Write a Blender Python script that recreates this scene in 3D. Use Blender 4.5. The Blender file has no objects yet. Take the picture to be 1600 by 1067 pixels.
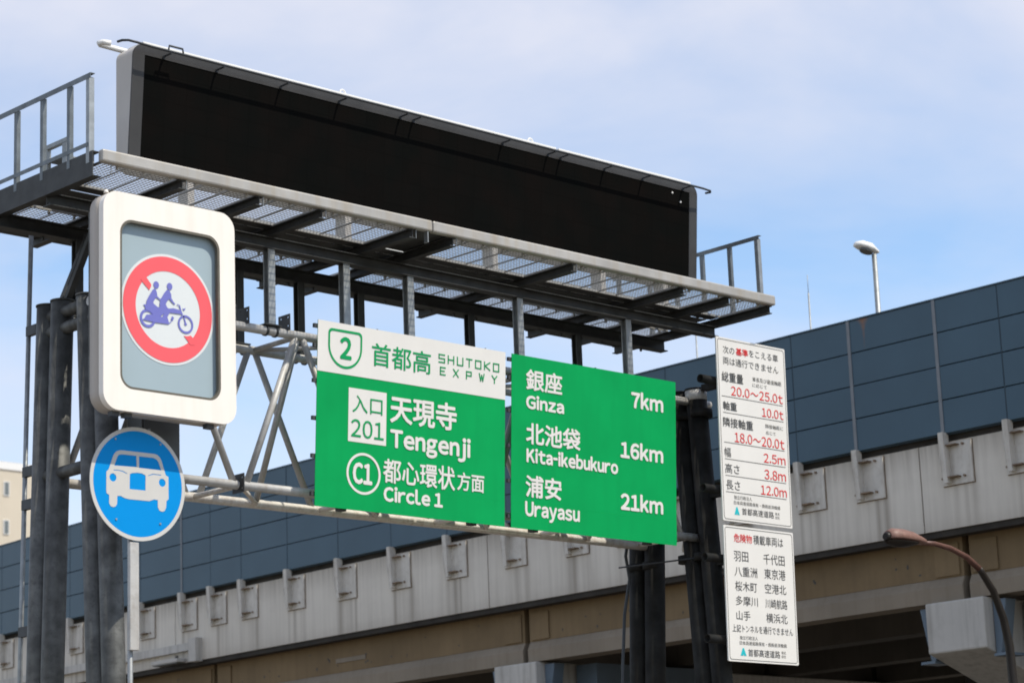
import bpy, math, random
from mathutils import Vector, Matrix, Quaternion
random.seed(7)
R = math.radians
scn = bpy.context.scene
COL = scn.collection

# ------------------------------------------------------------------ camera
yaw, pitch, roll = R(43.907), R(13.22), R(-2.192)
fw = Vector((math.sin(yaw)*math.cos(pitch), math.cos(yaw)*math.cos(pitch), math.sin(pitch)))
rt0 = Vector((math.cos(yaw), -math.sin(yaw), 0)); up0 = rt0.cross(fw)
rt = rt0*math.cos(roll) + up0*math.sin(roll)
up = -rt0*math.sin(roll) + up0*math.cos(roll)
cd = bpy.data.cameras.new('camera'); cam = bpy.data.objects.new('camera', cd); COL.objects.link(cam)
cam.matrix_world = Matrix(((rt.x, up.x, -fw.x, 0), (rt.y, up.y, -fw.y, 0), (rt.z, up.z, -fw.z, 1.6), (0, 0, 0, 1)))
cd.sensor_width = 36; cd.lens = 87.13; cd.clip_start = 0.5; cd.clip_end = 6000
cd.dof.use_dof = True; cd.dof.focus_distance = 31.5; cd.dof.aperture_fstop = 2.0
scn.camera = cam

# ------------------------------------------------------------------ sky, sun, exposure
SUN = Vector((0.40, -1.0, 1.57)).normalized()
EL = math.asin(SUN.z); AZ = math.atan2(SUN.x, SUN.y)
w = bpy.data.worlds.new('World'); scn.world = w; w.use_nodes = True
nt = w.node_tree; nt.nodes.clear()
def wn(t, **k):
    n = nt.nodes.new(t)
    for a, b in k.items(): setattr(n, a, b)
    return n
wo = wn('ShaderNodeOutputWorld'); bg = wn('ShaderNodeBackground'); sky = wn('ShaderNodeTexSky')
sky.sky_type = 'NISHITA'; sky.sun_disc = False; sky.sun_elevation = EL; sky.sun_rotation = AZ
sky.air_density = 1.0; sky.dust_density = 0.2; sky.ozone_density = 1.5; sky.altitude = 20
tc = wn('ShaderNodeTexCoord'); mp = wn('ShaderNodeMapping'); mp.inputs['Scale'].default_value = (2.0, 2.0, 5.0)
mp.inputs['Rotation'].default_value = (0.04188, -0.05524, 0.43555); mp.inputs['Location'].default_value = (-4.8650, 0.1898, 11.8267)
n1 = wn('ShaderNodeTexNoise'); n1.inputs['Scale'].default_value = 1.7; n1.inputs['Detail'].default_value = 6; n1.inputs['Roughness'].default_value = 0.54
n1.inputs['Distortion'].default_value = 0.35
cr = wn('ShaderNodeValToRGB'); cr.color_ramp.elements[0].position = 0.28; cr.color_ramp.elements[1].position = 0.70
cr.color_ramp.elements[0].color = (0.0, 0.0, 0.0, 1); cr.color_ramp.elements[1].color = (0.95, 0.95, 0.95, 1)
mx = wn('ShaderNodeMixRGB'); mx.inputs[2].default_value = (4.15, 4.18, 4.65, 1)
L = nt.links.new
L(tc.outputs['Generated'], mp.inputs[0]); L(mp.outputs[0], n1.inputs[0]); L(n1.outputs['Fac'], cr.inputs[0])
L(cr.outputs[0], mx.inputs[0]); L(sky.outputs[0], mx.inputs[1]); L(mx.outputs[0], bg.inputs[0]); L(bg.outputs[0], wo.inputs[0])
bg.inputs[1].default_value = 0.15
sl = bpy.data.lights.new('sun', 'SUN'); so = bpy.data.objects.new('sun', sl); COL.objects.link(so)
sl.energy = 3.1; sl.angle = R(0.53); sl.color = (1.0, 0.93, 0.81)
so.rotation_euler = SUN.to_track_quat('Z', 'Y').to_euler(); so.location = SUN*60
vs = scn.view_settings
vs.view_transform = 'Standard'; vs.look = 'None'; vs.gamma = 1.0; vs.use_curve_mapping = False; vs.exposure = 0.43
scn.cycles.pixel_filter_type = 'BLACKMAN_HARRIS'; scn.cycles.filter_width = 1.8

# ------------------------------------------------------------------ materials
MATS = {}
def mat(name, col, rough=0.6, metal=0.0, var=0.12, scale=3.0, streak=0.0, dirt=(0.12, 0.09, 0.06), dirtamt=0.0, bump=0.0, spec=0.3):
    """paint / metal with a world-space mottling, optional vertical streaks of dirt and fine relief"""
    if name in MATS: return MATS[name]
    m = bpy.data.materials.new(name); m.use_nodes = True; t = m.node_tree; N = t.nodes; K = t.links.new
    b = N['Principled BSDF']; b.inputs['Roughness'].default_value = rough; b.inputs['Metallic'].default_value = metal
    b.inputs['Specular IOR Level'].default_value = spec
    g = N.new('ShaderNodeNewGeometry')
    no = N.new('ShaderNodeTexNoise'); no.inputs['Scale'].default_value = scale; no.inputs['Detail'].default_value = 5
    K(g.outputs['Position'], no.inputs['Vector'])
    c1 = tuple(max(0, c*(1-var)) for c in col) + (1,); c2 = tuple(min(1, c*(1+var)) for c in col) + (1,)
    rp = N.new('ShaderNodeValToRGB'); rp.color_ramp.elements[0].position = 0.3; rp.color_ramp.elements[1].position = 0.7
    rp.color_ramp.elements[0].color = c1; rp.color_ramp.elements[1].color = c2
    K(no.outputs['Fac'], rp.inputs[0]); out = rp.outputs[0]
    if streak > 0:
        mp = N.new('ShaderNodeMapping'); mp.inputs['Scale'].default_value = (5.0, 5.0, 0.35); K(g.outputs['Position'], mp.inputs[0])
        n2 = N.new('ShaderNodeTexNoise'); n2.inputs['Scale'].default_value = 1.6; n2.inputs['Detail'].default_value = 4; K(mp.outputs[0], n2.inputs['Vector'])
        r2 = N.new('ShaderNodeValToRGB'); r2.color_ramp.elements[0].position = 0.46; r2.color_ramp.elements[1].position = 0.74
        K(n2.outputs['Fac'], r2.inputs[0])
        ml = N.new('ShaderNodeMath'); ml.operation = 'MULTIPLY'; ml.inputs[1].default_value = streak; K(r2.outputs[0], ml.inputs[0])
        mi = N.new('ShaderNodeMixRGB'); mi.inputs[2].default_value = dirt + (1,); K(ml.outputs[0], mi.inputs[0]); K(out, mi.inputs[1]); out = mi.outputs[0]
    if dirtamt > 0:
        n3 = N.new('ShaderNodeTexNoise'); n3.inputs['Scale'].default_value = scale*2.7; n3.inputs['Detail'].default_value = 8; n3.inputs['Roughness'].default_value = 0.65
        K(g.outputs['Position'], n3.inputs['Vector'])
        r3 = N.new('ShaderNodeValToRGB'); r3.color_ramp.elements[0].position = 0.5; r3.color_ramp.elements[1].position = 0.68; K(n3.outputs['Fac'], r3.inputs[0])
        ml = N.new('ShaderNodeMath'); ml.operation = 'MULTIPLY'; ml.inputs[1].default_value = dirtamt; K(r3.outputs[0], ml.inputs[0])
        mi = N.new('ShaderNodeMixRGB'); mi.inputs[2].default_value = dirt + (1,); K(ml.outputs[0], mi.inputs[0]); K(out, mi.inputs[1]); out = mi.outputs[0]
    K(out, b.inputs['Base Color'])
    if bump > 0:
        bp = N.new('ShaderNodeBump'); bp.inputs['Strength'].default_value = bump; bp.inputs['Distance'].default_value = 0.01
        n4 = N.new('ShaderNodeTexNoise'); n4.inputs['Scale'].default_value = 40; n4.inputs['Detail'].default_value = 4; K(g.outputs['Position'], n4.inputs['Vector'])
        K(n4.outputs['Fac'], bp.inputs['Height']); K(bp.outputs[0], b.inputs['Normal'])
    MATS[name] = m; return m

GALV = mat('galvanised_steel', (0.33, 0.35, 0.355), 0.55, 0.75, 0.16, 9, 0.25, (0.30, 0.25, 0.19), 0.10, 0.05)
GALVD = mat('dark_galvanised_steel', (0.058, 0.060, 0.058), 0.55, 0.25, 0.22, 4, 0.45, (0.035, 0.033, 0.03), 0.35, 0.08)  # near-black galvanised steel for beams and rear members
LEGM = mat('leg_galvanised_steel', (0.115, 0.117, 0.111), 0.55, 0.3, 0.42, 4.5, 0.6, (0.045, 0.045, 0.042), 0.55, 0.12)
LEGR = mat('dark_leg_steel', (0.021, 0.0213, 0.0202), 0.65, 0.0, 0.5, 4, 0.5, (0.022, 0.017, 0.012), 0.35, 0.08, 0.12)  # near-black leg steel for the right tower
CHORD = mat('pale_painted_pipe', (0.50, 0.495, 0.475), 0.5, 0.15, 0.12, 5, 0.3, (0.24, 0.18, 0.12), 0.25, 0.04)
CHORDR = mat('rust_stained_pipe', (0.74, 0.71, 0.65), 0.55, 0.0, 0.08, 4, 0.2, (0.34, 0.22, 0.12), 0.45, 0.05)
EDGE = mat('edge_beam_steel', (0.42, 0.405, 0.375), 0.45, 0.2, 0.12, 2.2, 0.35, (0.36, 0.28, 0.17), 0.12, 0.04)
PLATE = mat('dark_gusset_steel', (0.075, 0.078, 0.08), 0.55, 0.4, 0.15, 9)
MESHM = mat('grating_steel', (0.42, 0.41, 0.38), 0.4, 0.4, 0.1, 12)
LEDCASE = mat('display_cabinet_paint', (0.53, 0.495, 0.45), 0.45, 0.0, 0.04, 2, 0.06, (0.3, 0.28, 0.25))
LEDFRAME = mat('display_frame_paint', (0.045, 0.044, 0.043), 0.5, 0.0, 0.12, 3, 0.15, (0.08, 0.075, 0.07))
RAILD = mat('display_rail_paint', (0.05, 0.055, 0.06), 0.45, 0.1, 0.1, 4)
WHITEP = mat('white_paint', (0.80, 0.79, 0.75), 0.45, 0.0, 0.03, 3)
HOUS = mat('shaded_housing_paint', (0.46, 0.415, 0.365), 0.5, 0.0, 0.05, 2, 0.25, (0.30, 0.25, 0.20), 0.05)  # cream paint darkened so the box sides carry their shade in the colour
RAILM = mat('shaded_rail_steel', (0.17, 0.19, 0.20), 0.5, 0.5, 0.2, 8, 0.3, (0.10, 0.10, 0.095), 0.15)  # galvanised steel with the rails' shade put into a darker colour
CREAM = mat('cream_enamel', (0.90, 0.85, 0.77), 0.42, 0.0, 0.02, 2.5, 0.16, (0.62, 0.53, 0.42), 0.0)
SEAL = mat('rubber_seal', (0.13, 0.12, 0.095), 0.7, 0, 0.1, 10)
SHEET = mat('pale_blue_acrylic', (0.36, 0.45, 0.49), 0.25, 0, 0.02, 2, spec=0.06)
REDP = mat('faded_red_print', (0.86, 0.135, 0.155), 0.35, 0, 0.015, 3, spec=0.06)
VIOL = mat('faded_violet_print', (0.185, 0.195, 0.53), 0.35, 0, 0.02, 3, spec=0.06)
PRWH = mat('white_print', (0.70, 0.735, 0.735), 0.35, 0, 0.015, 3, spec=0.06)
BLUE = mat('blue_sheeting', (0.003, 0.275, 0.70), 0.4, 0, 0.02, 3, spec=0.06)
BLWH = mat('pictogram_sheeting', (0.60, 0.59, 0.56), 0.4, 0, 0.02, 3, spec=0.06)
GREEN = mat('green_sheeting', (0.004, 0.345, 0.092), 0.45, 0, 0.07, 1.3, 0.22, (0.004, 0.275, 0.075), spec=0.06)
SGWH = mat('white_sheeting', (0.77, 0.755, 0.715), 0.45, 0, 0.02, 2.5, 0.05, (0.6, 0.59, 0.56), spec=0.06)
SGGR = mat('green_print', (0.012, 0.33, 0.11), 0.45, 0, 0.02, 3, spec=0.06)
BKPR = mat('grey_print', (0.085, 0.085, 0.083), 0.5, 0, 0.05, 3, spec=0.06)
RDPR = mat('red_print', (0.72, 0.03, 0.03), 0.5, 0, 0.02, 3, spec=0.06)
CYPR = mat('cyan_print', (0.03, 0.50, 0.55), 0.5, 0, 0.02, 3, spec=0.06)
ALU = mat('sign_back_aluminium', (0.42, 0.42, 0.41), 0.45, 0.5, 0.08, 6)
BARR = mat('blue_grey_barrier_paint', (0.055, 0.102, 0.138), 0.42, 0.0, 0.07, 0.8, 0.12, (0.045, 0.085, 0.12), 0.08)
BARB = mat('barrier_joint', (0.03, 0.05, 0.065), 0.6, 0, 0.1, 4)
BPOST = mat('barrier_post_steel', (0.19, 0.20, 0.21), 0.5, 0.2, 0.1, 4)
FASC = mat('white_fascia_paint', (0.67, 0.62, 0.535), 0.6, 0, 0.05, 0.7, 0.25, (0.40, 0.36, 0.30), 0.10, 0.03)
CONC2 = mat('paler_concrete', (0.245, 0.205, 0.155), 0.85, 0, 0.12, 0.6, 0.3, (0.17, 0.125, 0.08), 0.18, 0.1)
RUSTSHADE = mat('rust_and_edge_shadow_brown', (0.20, 0.14, 0.09), 0.7, 0, 0.3, 6, 0.2, (0.08, 0.05, 0.03), 0.4)
ARMP = mat('arm_brown_paint', (0.13, 0.065, 0.05), 0.45, 0, 0.2, 9, 0.0, (0.05, 0.03, 0.02), 0.35)
BRKT = mat('bracket_paint', (0.60, 0.565, 0.50), 0.55, 0, 0.08, 3, 0.3, (0.22, 0.16, 0.10), 0.2)
DRIP = mat('drip_grime_and_gap_shade', (0.032, 0.027, 0.021), 0.8, 0, 0.35, 2.5, 0.0, (0.03, 0.028, 0.025), 0.6, 0.1)
CONC = mat('stained_concrete', (0.20, 0.140, 0.075), 0.85, 0, 0.14, 0.55, 0.25, (0.12, 0.085, 0.048), 0.3, 0.12)
CONCD = mat('dark_concrete', (0.10, 0.09, 0.075), 0.85, 0, 0.15, 0.8, 0.2, (0.05, 0.045, 0.04), 0.2, 0.1)
PIERW = mat('pier_paint', (0.50, 0.475, 0.43), 0.7, 0, 0.07, 1.0, 0.4, (0.20, 0.18, 0.15), 0.15, 0.05)
STEELB = mat('blue_grey_steel', (0.13, 0.17, 0.21), 0.5, 0.1, 0.1, 2)
BROWN = mat('dark_brown_pole_paint', (0.020, 0.016, 0.013), 0.45, 0, 0.15, 5)
PINK = mat('sunlit_brown_paint', (0.22, 0.125, 0.10), 0.5, 0, 0.2, 9, 0.0, (0.12, 0.06, 0.04), 0.35)  # brown lamp paint with its sunlit pink put into the colour
GLASSL = mat('lamp_lens', (0.10, 0.10, 0.09), 0.15, 0, 0.05, 5)
BLDW = mat('cream_render', (0.62, 0.55, 0.44), 0.8, 0, 0.03, 0.4, 0.06, (0.5, 0.43, 0.33))
BLDT = mat('white_parapet', (0.80, 0.79, 0.77), 0.7, 0, 0.02, 0.5)
PANE = mat('window_pane', (0.16, 0.18, 0.18), 0.12, 0, 0.05, 1)
TAN = mat('tan_flange_paint', (0.56, 0.40, 0.22), 0.5, 0, 0.1, 6)
CABM = mat('control_cabinet_paint', (0.085, 0.09, 0.09), 0.5, 0.1, 0.1, 4)
ASPH = mat('asphalt', (0.15, 0.13, 0.105), 0.9, 0, 0.2, 1.5, 0, (0.05, 0.05, 0.05), 0.1, 0.2)

def add_runs(m, col):
    t = m.node_tree; N = t.nodes; K = t.links.new; b = N['Principled BSDF']; old = b.inputs['Base Color'].links[0].from_socket
    a = N.new('ShaderNodeAttribute'); a.attribute_name = 'dirt'; mi = N.new('ShaderNodeMixRGB'); mi.inputs[2].default_value = col + (1,)
    ml = N.new('ShaderNodeMath'); ml.operation = 'MULTIPLY'; ml.inputs[1].default_value = 0.85; K(a.outputs['Fac'], ml.inputs[0])
    K(ml.outputs[0], mi.inputs[0]); K(old, mi.inputs[1]); K(mi.outputs[0], b.inputs['Base Color'])
add_runs(FASC, (0.20, 0.165, 0.125))
# the display face: black louvred modules, faint seams and dead reddish patches
def led_mat():
    m = bpy.data.materials.new('display_modules'); m.use_nodes = True; t = m.node_tree; N = t.nodes; K = t.links.new
    b = N['Principled BSDF']; b.inputs['Roughness'].default_value = 0.9; b.inputs['Specular IOR Level'].default_value = 0.0
    g = N.new('ShaderNodeNewGeometry'); sp = N.new('ShaderNodeSeparateXYZ'); K(g.outputs['Position'], sp.inputs[0])
    no = N.new('ShaderNodeTexNoise'); no.inputs['Scale'].default_value = 2.0; no.inputs['Detail'].default_value = 3; K(g.outputs['Position'], no.inputs['Vector'])
    rp = N.new('ShaderNodeValToRGB'); rp.color_ramp.elements[0].position = 0.35; rp.color_ramp.elements[1].position = 0.7
    rp.color_ramp.elements[0].color = (0.0060, 0.0064, 0.0060, 1); rp.color_ramp.elements[1].color = (0.0080, 0.0068, 0.0062, 1); K(no.outputs['Fac'], rp.inputs[0])
    br = N.new('ShaderNodeTexBrick'); br.offset = 0; br.inputs['Scale'].default_value = 1.0
    br.inputs['Brick Width'].default_value = 0.32; br.inputs['Row Height'].default_value = 0.32; br.inputs['Mortar Size'].default_value = 0.006
    br.inputs['Color1'].default_value = (1, 1, 1, 1); br.inputs['Color2'].default_value = (0.93, 0.93, 0.93, 1); br.inputs['Mortar'].default_value = (0.82, 0.82, 0.82, 1)
    cb = N.new('ShaderNodeCombineXYZ'); K(sp.outputs[0], cb.inputs[0]); K(sp.outputs[2], cb.inputs[1]); K(cb.outputs[0], br.inputs['Vector'])
    mu = N.new('ShaderNodeMixRGB'); mu.blend_type = 'MULTIPLY'; mu.inputs[0].default_value = 1; K(rp.outputs[0], mu.inputs[1]); K(br.outputs[0], mu.inputs[2])
    K(mu.outputs[0], b.inputs['Base Color']); return m
LEDSCR = led_mat()
# a barrier panel with a rust run starting under its cap
def rust_mat():
    m = bpy.data.materials['blue_grey_barrier_paint'].copy(); m.name = 'barrier_paint_with_rust_run'; t = m.node_tree; N = t.nodes; K = t.links.new
    b = N['Principled BSDF']; old = b.inputs['Base Color'].links[0].from_socket
    g = N.new('ShaderNodeNewGeometry'); sp = N.new('ShaderNodeSeparateXYZ'); K(g.outputs['Position'], sp.inputs[0])
    def mth(op, a, bb):
        n = N.new('ShaderNodeMath'); n.operation = op; n.use_clamp = False
        for i, v in enumerate((a, bb)):
            if isinstance(v, (int, float)): n.inputs[i].default_value = v
            else: K(v, n.inputs[i])
        return n.outputs[0]
    h = mth('DIVIDE', mth('SUBTRACT', sp.outputs[2], 11.75), 0.64)
    wd = mth('MULTIPLY', mth('POWER', mth('MAXIMUM', h, 0.001), 6.0), 0.20)
    wd = mth('ADD', wd, 0.03)
    d = mth('DIVIDE', mth('ABSOLUTE', mth('SUBTRACT', sp.outputs[1], 27.93), 0), wd)
    k = mth('MULTIPLY', mth('MAXIMUM', mth('SUBTRACT', 1.0, d), 0), mth('MAXIMUM', h, 0))
    no = N.new('ShaderNodeTexNoise'); no.inputs['Scale'].default_value = 9; K(g.outputs['Position'], no.inputs['Vector'])
    k = mth('MINIMUM', mth('MULTIPLY', mth('MULTIPLY', k, no.outputs['Fac']), 1.5), 0.8)
    mi = N.new('ShaderNodeMixRGB'); mi.inputs[2].default_value = (0.30, 0.12, 0.03, 1); K(k, mi.inputs[0]); K(old, mi.inputs[1]); K(mi.outputs[0], b.inputs['Base Color'])
    return m
RUST = rust_mat()

# ------------------------------------------------------------------ mesh helpers
class MB:
    def __init__(s): s.v = []; s.f = []; s.sm = []
    def add(s, v, f, smooth=False):
        o = len(s.v); s.v += [tuple(p) for p in v]
        for k in f: s.f.append(tuple(i+o for i in k)); s.sm.append(smooth)
        return s
    def box(s, x0, x1, y0, y1, z0, z1):
        v = [(x, y, z) for x in (x0, x1) for y in (y0, y1) for z in (z0, z1)]
        return s.add(v, [(0, 1, 3, 2), (4, 6, 7, 5), (0, 4, 5, 1), (2, 3, 7, 6), (0, 2, 6, 4), (1, 5, 7, 3)])
    def obox(s, a, b, wdt, hgt, upv=(0, 0, 1)):
        """bar from a to b with section width x height"""
        a = Vector(a); b = Vector(b); d = (b-a).normalized(); u = Vector(upv); sd = d.cross(u)
        if sd.length < 1e-4: sd = d.cross(Vector((1, 0, 0)))
        sd.normalize(); u = sd.cross(d)
        v = [p + sd*(i*wdt/2) + u*(j*hgt/2) for p in (a, b) for i in (-1, 1) for j in (-1, 1)]
        return s.add(v, [(0, 1, 3, 2), (4, 6, 7, 5), (0, 4, 5, 1), (2, 3, 7, 6), (0, 2, 6, 4), (1, 5, 7, 3)])
    def cyl(s, a, b, r, r2=None, seg=20, caps=True):
        a = Vector(a); b = Vector(b); r2 = r if r2 is None else r2; d = (b-a).normalized()
        u = d.orthogonal().normalized(); t = d.cross(u); o = len(s.v)
        for p, q in ((a, r), (b, r2)):
            for i in range(seg):
                an = 2*math.pi*i/seg; s.v.append(tuple(p + (u*math.cos(an) + t*math.sin(an))*q))
        for i in range(seg):
            j = (i+1) % seg; s.f.append((o+i, o+j, o+seg+j, o+seg+i)); s.sm.append(True)
        if caps:
            s.f.append(tuple(o+i for i in reversed(range(seg)))); s.sm.append(False)
            s.f.append(tuple(o+seg+i for i in range(seg))); s.sm.append(False)
        return s
    def tube(s, pts, r, seg=12, rs=None):
        P = [Vector(p) for p in pts]; o = len(s.v); d0 = (P[1]-P[0]).normalized(); u = d0.orthogonal().normalized()
        for k, p in enumerate(P):
            d = ((P[min(k+1, len(P)-1)] - P[max(k-1, 0)])).normalized(); u = (u - d*u.dot(d)).normalized(); t = d.cross(u); q = rs[k] if rs else r
            for i in range(seg):
                an = 2*math.pi*i/seg; s.v.append(tuple(p + (u*math.cos(an) + t*math.sin(an))*q))
        for k in range(len(P)-1):
            for i in range(seg):
                j = (i+1) % seg; b = o+k*seg
                s.f.append((b+i, b+j, b+seg+j, b+seg+i)); s.sm.append(True)
        s.f.append(tuple(o+i for i in reversed(range(seg)))); s.sm.append(False)
        e = o+(len(P)-1)*seg; s.f.append(tuple(e+i for i in range(seg))); s.sm.append(False)
        return s
    def prism(s, poly, fn0, fn1, smooth=False):
        """polygon (2-D points) placed by fn0 / fn1 at its two ends"""
        n = len(poly); o = len(s.v); s.v += [tuple(fn0(*p)) for p in poly] + [tuple(fn1(*p)) for p in poly]
        s.f.append(tuple(o+i for i in range(n))); s.sm.append(False); s.f.append(tuple(o+n+i for i in reversed(range(n)))); s.sm.append(False)
        for i in range(n):
            j = (i+1) % n; s.f.append((o+i, o+n+i, o+n+j, o+j)); s.sm.append(smooth)
        return s
    def hbeam(s, a, b, dep, wid, tw=0.008, tf=0.011, upv=(0, 0, 1)):
        """I-section of depth dep (along upv) and flange width wid from a to b"""
        a = Vector(a); b = Vector(b); d = (b-a).normalized(); u = Vector(upv); sd = d.cross(u).normalized(); u = sd.cross(d)
        h, q, t = dep/2, wid/2, tw/2
        P = [(-q, -h), (q, -h), (q, -h+tf), (t, -h+tf), (t, h-tf), (q, h-tf), (q, h), (-q, h), (-q, h-tf), (-t, h-tf), (-t, -h+tf), (-q, -h+tf)]
        return s.prism(P, lambda x, y: a+sd*x+u*y, lambda x, y: b+sd*x+u*y)
    def mesh(s, name, recentre=True):
        me = bpy.data.meshes.new(name); c = Vector((0, 0, 0))
        if recentre:
            lo = [min(p[i] for p in s.v) for i in range(3)]; hi = [max(p[i] for p in s.v) for i in range(3)]
            c = Vector([(l+h)/2 for l, h in zip(lo, hi)])
        me.from_pydata([(p[0]-c.x, p[1]-c.y, p[2]-c.z) for p in s.v], [], s.f)
        me.polygons.foreach_set('use_smooth', s.sm); me.update()
        return me, c

def empty(name, loc, rot=(0, 0, 0)):
    o = bpy.data.objects.new(name, None); COL.objects.link(o); o.location = loc; o.rotation_euler = rot; o.empty_display_size = 0.3
    return o
def tag(o, label=None, cat=None, group=None, kind=None):
    for k, v in (('label', label), ('category', cat), ('group', group), ('kind', kind)):
        if v: o[k] = v
    return o
ROOTLOC = {}
def chain_loc(p):
    v = Vector((0, 0, 0))
    while p is not None: v += p.location; p = p.parent
    return v
def part(name, mb, m, parent=None, local=False, bevel=0.0, label=None):
    """link a builder's mesh as one object; unless local, its coordinates are world ones"""
    me, c = mb.mesh(name)
    me.materials.append(m)
    bm_fix(me)
    o = bpy.data.objects.new(name, me); COL.objects.link(o)
    if parent is not None:
        o.parent = parent; o.location = c if local else c - chain_loc(parent)
    else: o.location = c
    if bevel > 0:
        b = o.modifiers.new('bevel', 'BEVEL'); b.width = bevel; b.segments = 2; b.limit_method = 'ANGLE'; b.angle_limit = R(40)
    if label: o['label'] = label
    return o
import bmesh
def bm_fix(me):
    bm = bmesh.new(); bm.from_mesh(me); bmesh.ops.recalc_face_normals(bm, faces=bm.faces); bm.to_mesh(me); bm.free()
SIDE = bpy.data.scenes.new('side')          # a side table where outlines and lettering are turned into meshes
def fill2d(loops, t=0.002):
    """filled flat outline with holes, t thick, as vertices (u, v, w) and faces"""
    cu = bpy.data.curves.new('tmp', 'CURVE'); cu.dimensions = '2D'; cu.fill_mode = 'BOTH'; cu.extrude = t/2
    for lp in loops:
        sp = cu.splines.new('POLY'); sp.points.add(len(lp)-1)
        for i, (x, y) in enumerate(lp): sp.points[i].co = (x, y, 0, 1)
        sp.use_cyclic_u = True
    return cur2mesh(cu)
def cur2mesh(cu):
    o = bpy.data.objects.new('tmp', cu); SIDE.collection.objects.link(o)
    SIDE.view_layers[0].update(); dg = SIDE.view_layers[0].depsgraph
    me = bpy.data.meshes.new_from_object(o.evaluated_get(dg))
    v = [tuple(p.co) for p in me.vertices]; f = [tuple(p.vertices) for p in me.polygons]
    bpy.data.objects.remove(o); bpy.data.curves.remove(cu); bpy.data.meshes.remove(me)
    return v, f
def circ(cx, cy, r, n=64, ry=None, a0=0, a1=360):
    ry = r if ry is None else ry
    full = abs(a1-a0) >= 360
    return [(cx+r*math.cos(R(a0+(a1-a0)*i/(n if full else n-1))), cy+ry*math.sin(R(a0+(a1-a0)*i/(n if full else n-1)))) for i in range(n)]
def rrect(x0, y0, x1, y1, r, n=7):
    p = []
    for cx, cy, a in ((x1-r, y0+r, -90), (x1-r, y1-r, 0), (x0+r, y1-r, 90), (x0+r, y0+r, 180)):
        p += [(cx+r*math.cos(R(a+90*i/(n-1))), cy+r*math.sin(R(a+90*i/(n-1)))) for i in range(n)]
    return p
def flat(name, loops, m, parent, y, t=0.002, label=None):
    """a flat shape on a sign face: u -> local x, v -> local z, its front at local y"""
    v, f = fill2d(loops, t); mb = MB(); mb.add([(p[0], y - p[2] + t/2, p[1]) for p in v], f)
    return part(name, mb, m, parent, local=True, label=label)
GL = {}
def glyphs(txt):
    if txt not in GL:
        cu = bpy.data.curves.new('tmp', 'FONT'); cu.body = txt; cu.resolution_u = 3; cu.fill_mode = 'FRONT'; GL[txt] = cur2mesh(cu)
    return GL[txt]
def lettering(txt, u0, v0, u1, v1, m, parent, y, bold=0.0, keep=False):
    """one line of lettering fitted into the rectangle it fills on the sign"""
    if all(ord(c) < 128 or c == '～' for c in txt):
        v, f, pen = [], [], 0.0
        for ch in txt:
            if ch == ' ': pen += 0.25; continue
            gv, gf = glyphs(chr(ord(ch)+0xFEE0) if ord(ch) < 128 else ch)
            if ch == 'j': pen -= 0.13
            if ch == '-': gv = [(p[0]*0.42, p[1], 0) for p in gv]
            lo = min(p[0] for p in gv); hi = max(p[0] for p in gv); o = len(v)
            v += [(p[0]-lo+pen, p[1], 0) for p in gv]; f += [tuple(i+o for i in k) for k in gf]
            pen += hi-lo + (0.115 if ch not in '.' else 0.10)
    else: v, f = glyphs(txt)
    if not v: return None
    lo = [min(p[i] for p in v) for i in (0, 1)]; hi = [max(p[i] for p in v) for i in (0, 1)]
    sx = (u1-u0)/(hi[0]-lo[0]); sy = (v1-v0)/(hi[1]-lo[1])
    e = bold*min(sx, sy)*1.1; mb = MB(); D = [(0, 0)]
    if bold > 0: D = [(math.cos(R(45*k)), math.sin(R(45*k))) for k in range(8)] + [(0, 0)]
    kx = (u1-u0-2*e)/(hi[0]-lo[0]); ky = (v1-v0-2*e)/(hi[1]-lo[1])
    for k, (a, b) in enumerate(D):
        mb.add([(u0+e+a*e+(p[0]-lo[0])*kx, y-0.0002*k, v0+e+b*e+(p[1]-lo[1])*ky) for p in v], f)
    me, c = mb.mesh('lettering'); me.materials.append(m)
    o = bpy.data.objects.new('lettering', me); COL.objects.link(o); o.parent = parent; o.location = c
    return o

# ------------------------------------------------------------------ setting: ground
g = MB(); g.add([(-1500, -1500, 0), (2500, -1500, 0), (2500, 2500, 0), (-1500, 2500, 0)], [(0, 1, 2, 3)])
tag(part('ground', g, ASPH), kind='structure')

# ------------------------------------------------------------------ elevated expressway
def cxx(y): return 36 + 0.0015*max(0, y-33)**2
def strip(mb, y0, y1, a0, a1, z0, z1, step=2.0):
    """slab following the road's bend, offsets a0..a1 from the face line"""
    n = max(1, int(math.ceil((y1-y0)/step))); o = len(mb.v)
    for i in range(n+1):
        y = y0+(y1-y0)*i/n; x = cxx(y)
        mb.v += [(x+a0, y, z0), (x+a1, y, z0), (x+a1, y, z1), (x+a0, y, z1)]
    for i in range(n):
        b = o+4*i
        for k in range(4):
            j = (k+1) % 4; mb.f.append((b+k, b+j, b+4+j, b+4+k)); mb.sm.append(False)
    mb.f.append((o, o+3, o+2, o+1)); mb.sm.append(False); e = o+4*n; mb.f.append((e, e+1, e+2, e+3)); mb.sm.append(False)
    return mb
def strip_poly(y0, y1, prof, step=2.0):
    n = max(1, int(math.ceil((y1-y0)/step))); mb = MB(); k = len(prof)
    for i in range(n+1):
        y = y0+(y1-y0)*i/n; mb.v += [(cxx(y)+a, y, z) for a, z in prof]
    for i in range(n):
        for j in range(k): q = (j+1) % k; mb.f.append((i*k+j, i*k+q, i*k+k+q, i*k+k+j)); mb.sm.append(False)
    mb.f.append(tuple(range(k))); mb.sm.append(False); mb.f.append(tuple(range(n*k, n*k+k))); mb.sm.append(False)
    return mb
Y0, Y1 = 8.0, 84.0
vi = empty('elevated_expressway', (44, 40, 0))
tag(vi, 'white painted elevated expressway with stained concrete girder behind the gantry', 'viaduct')
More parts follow.
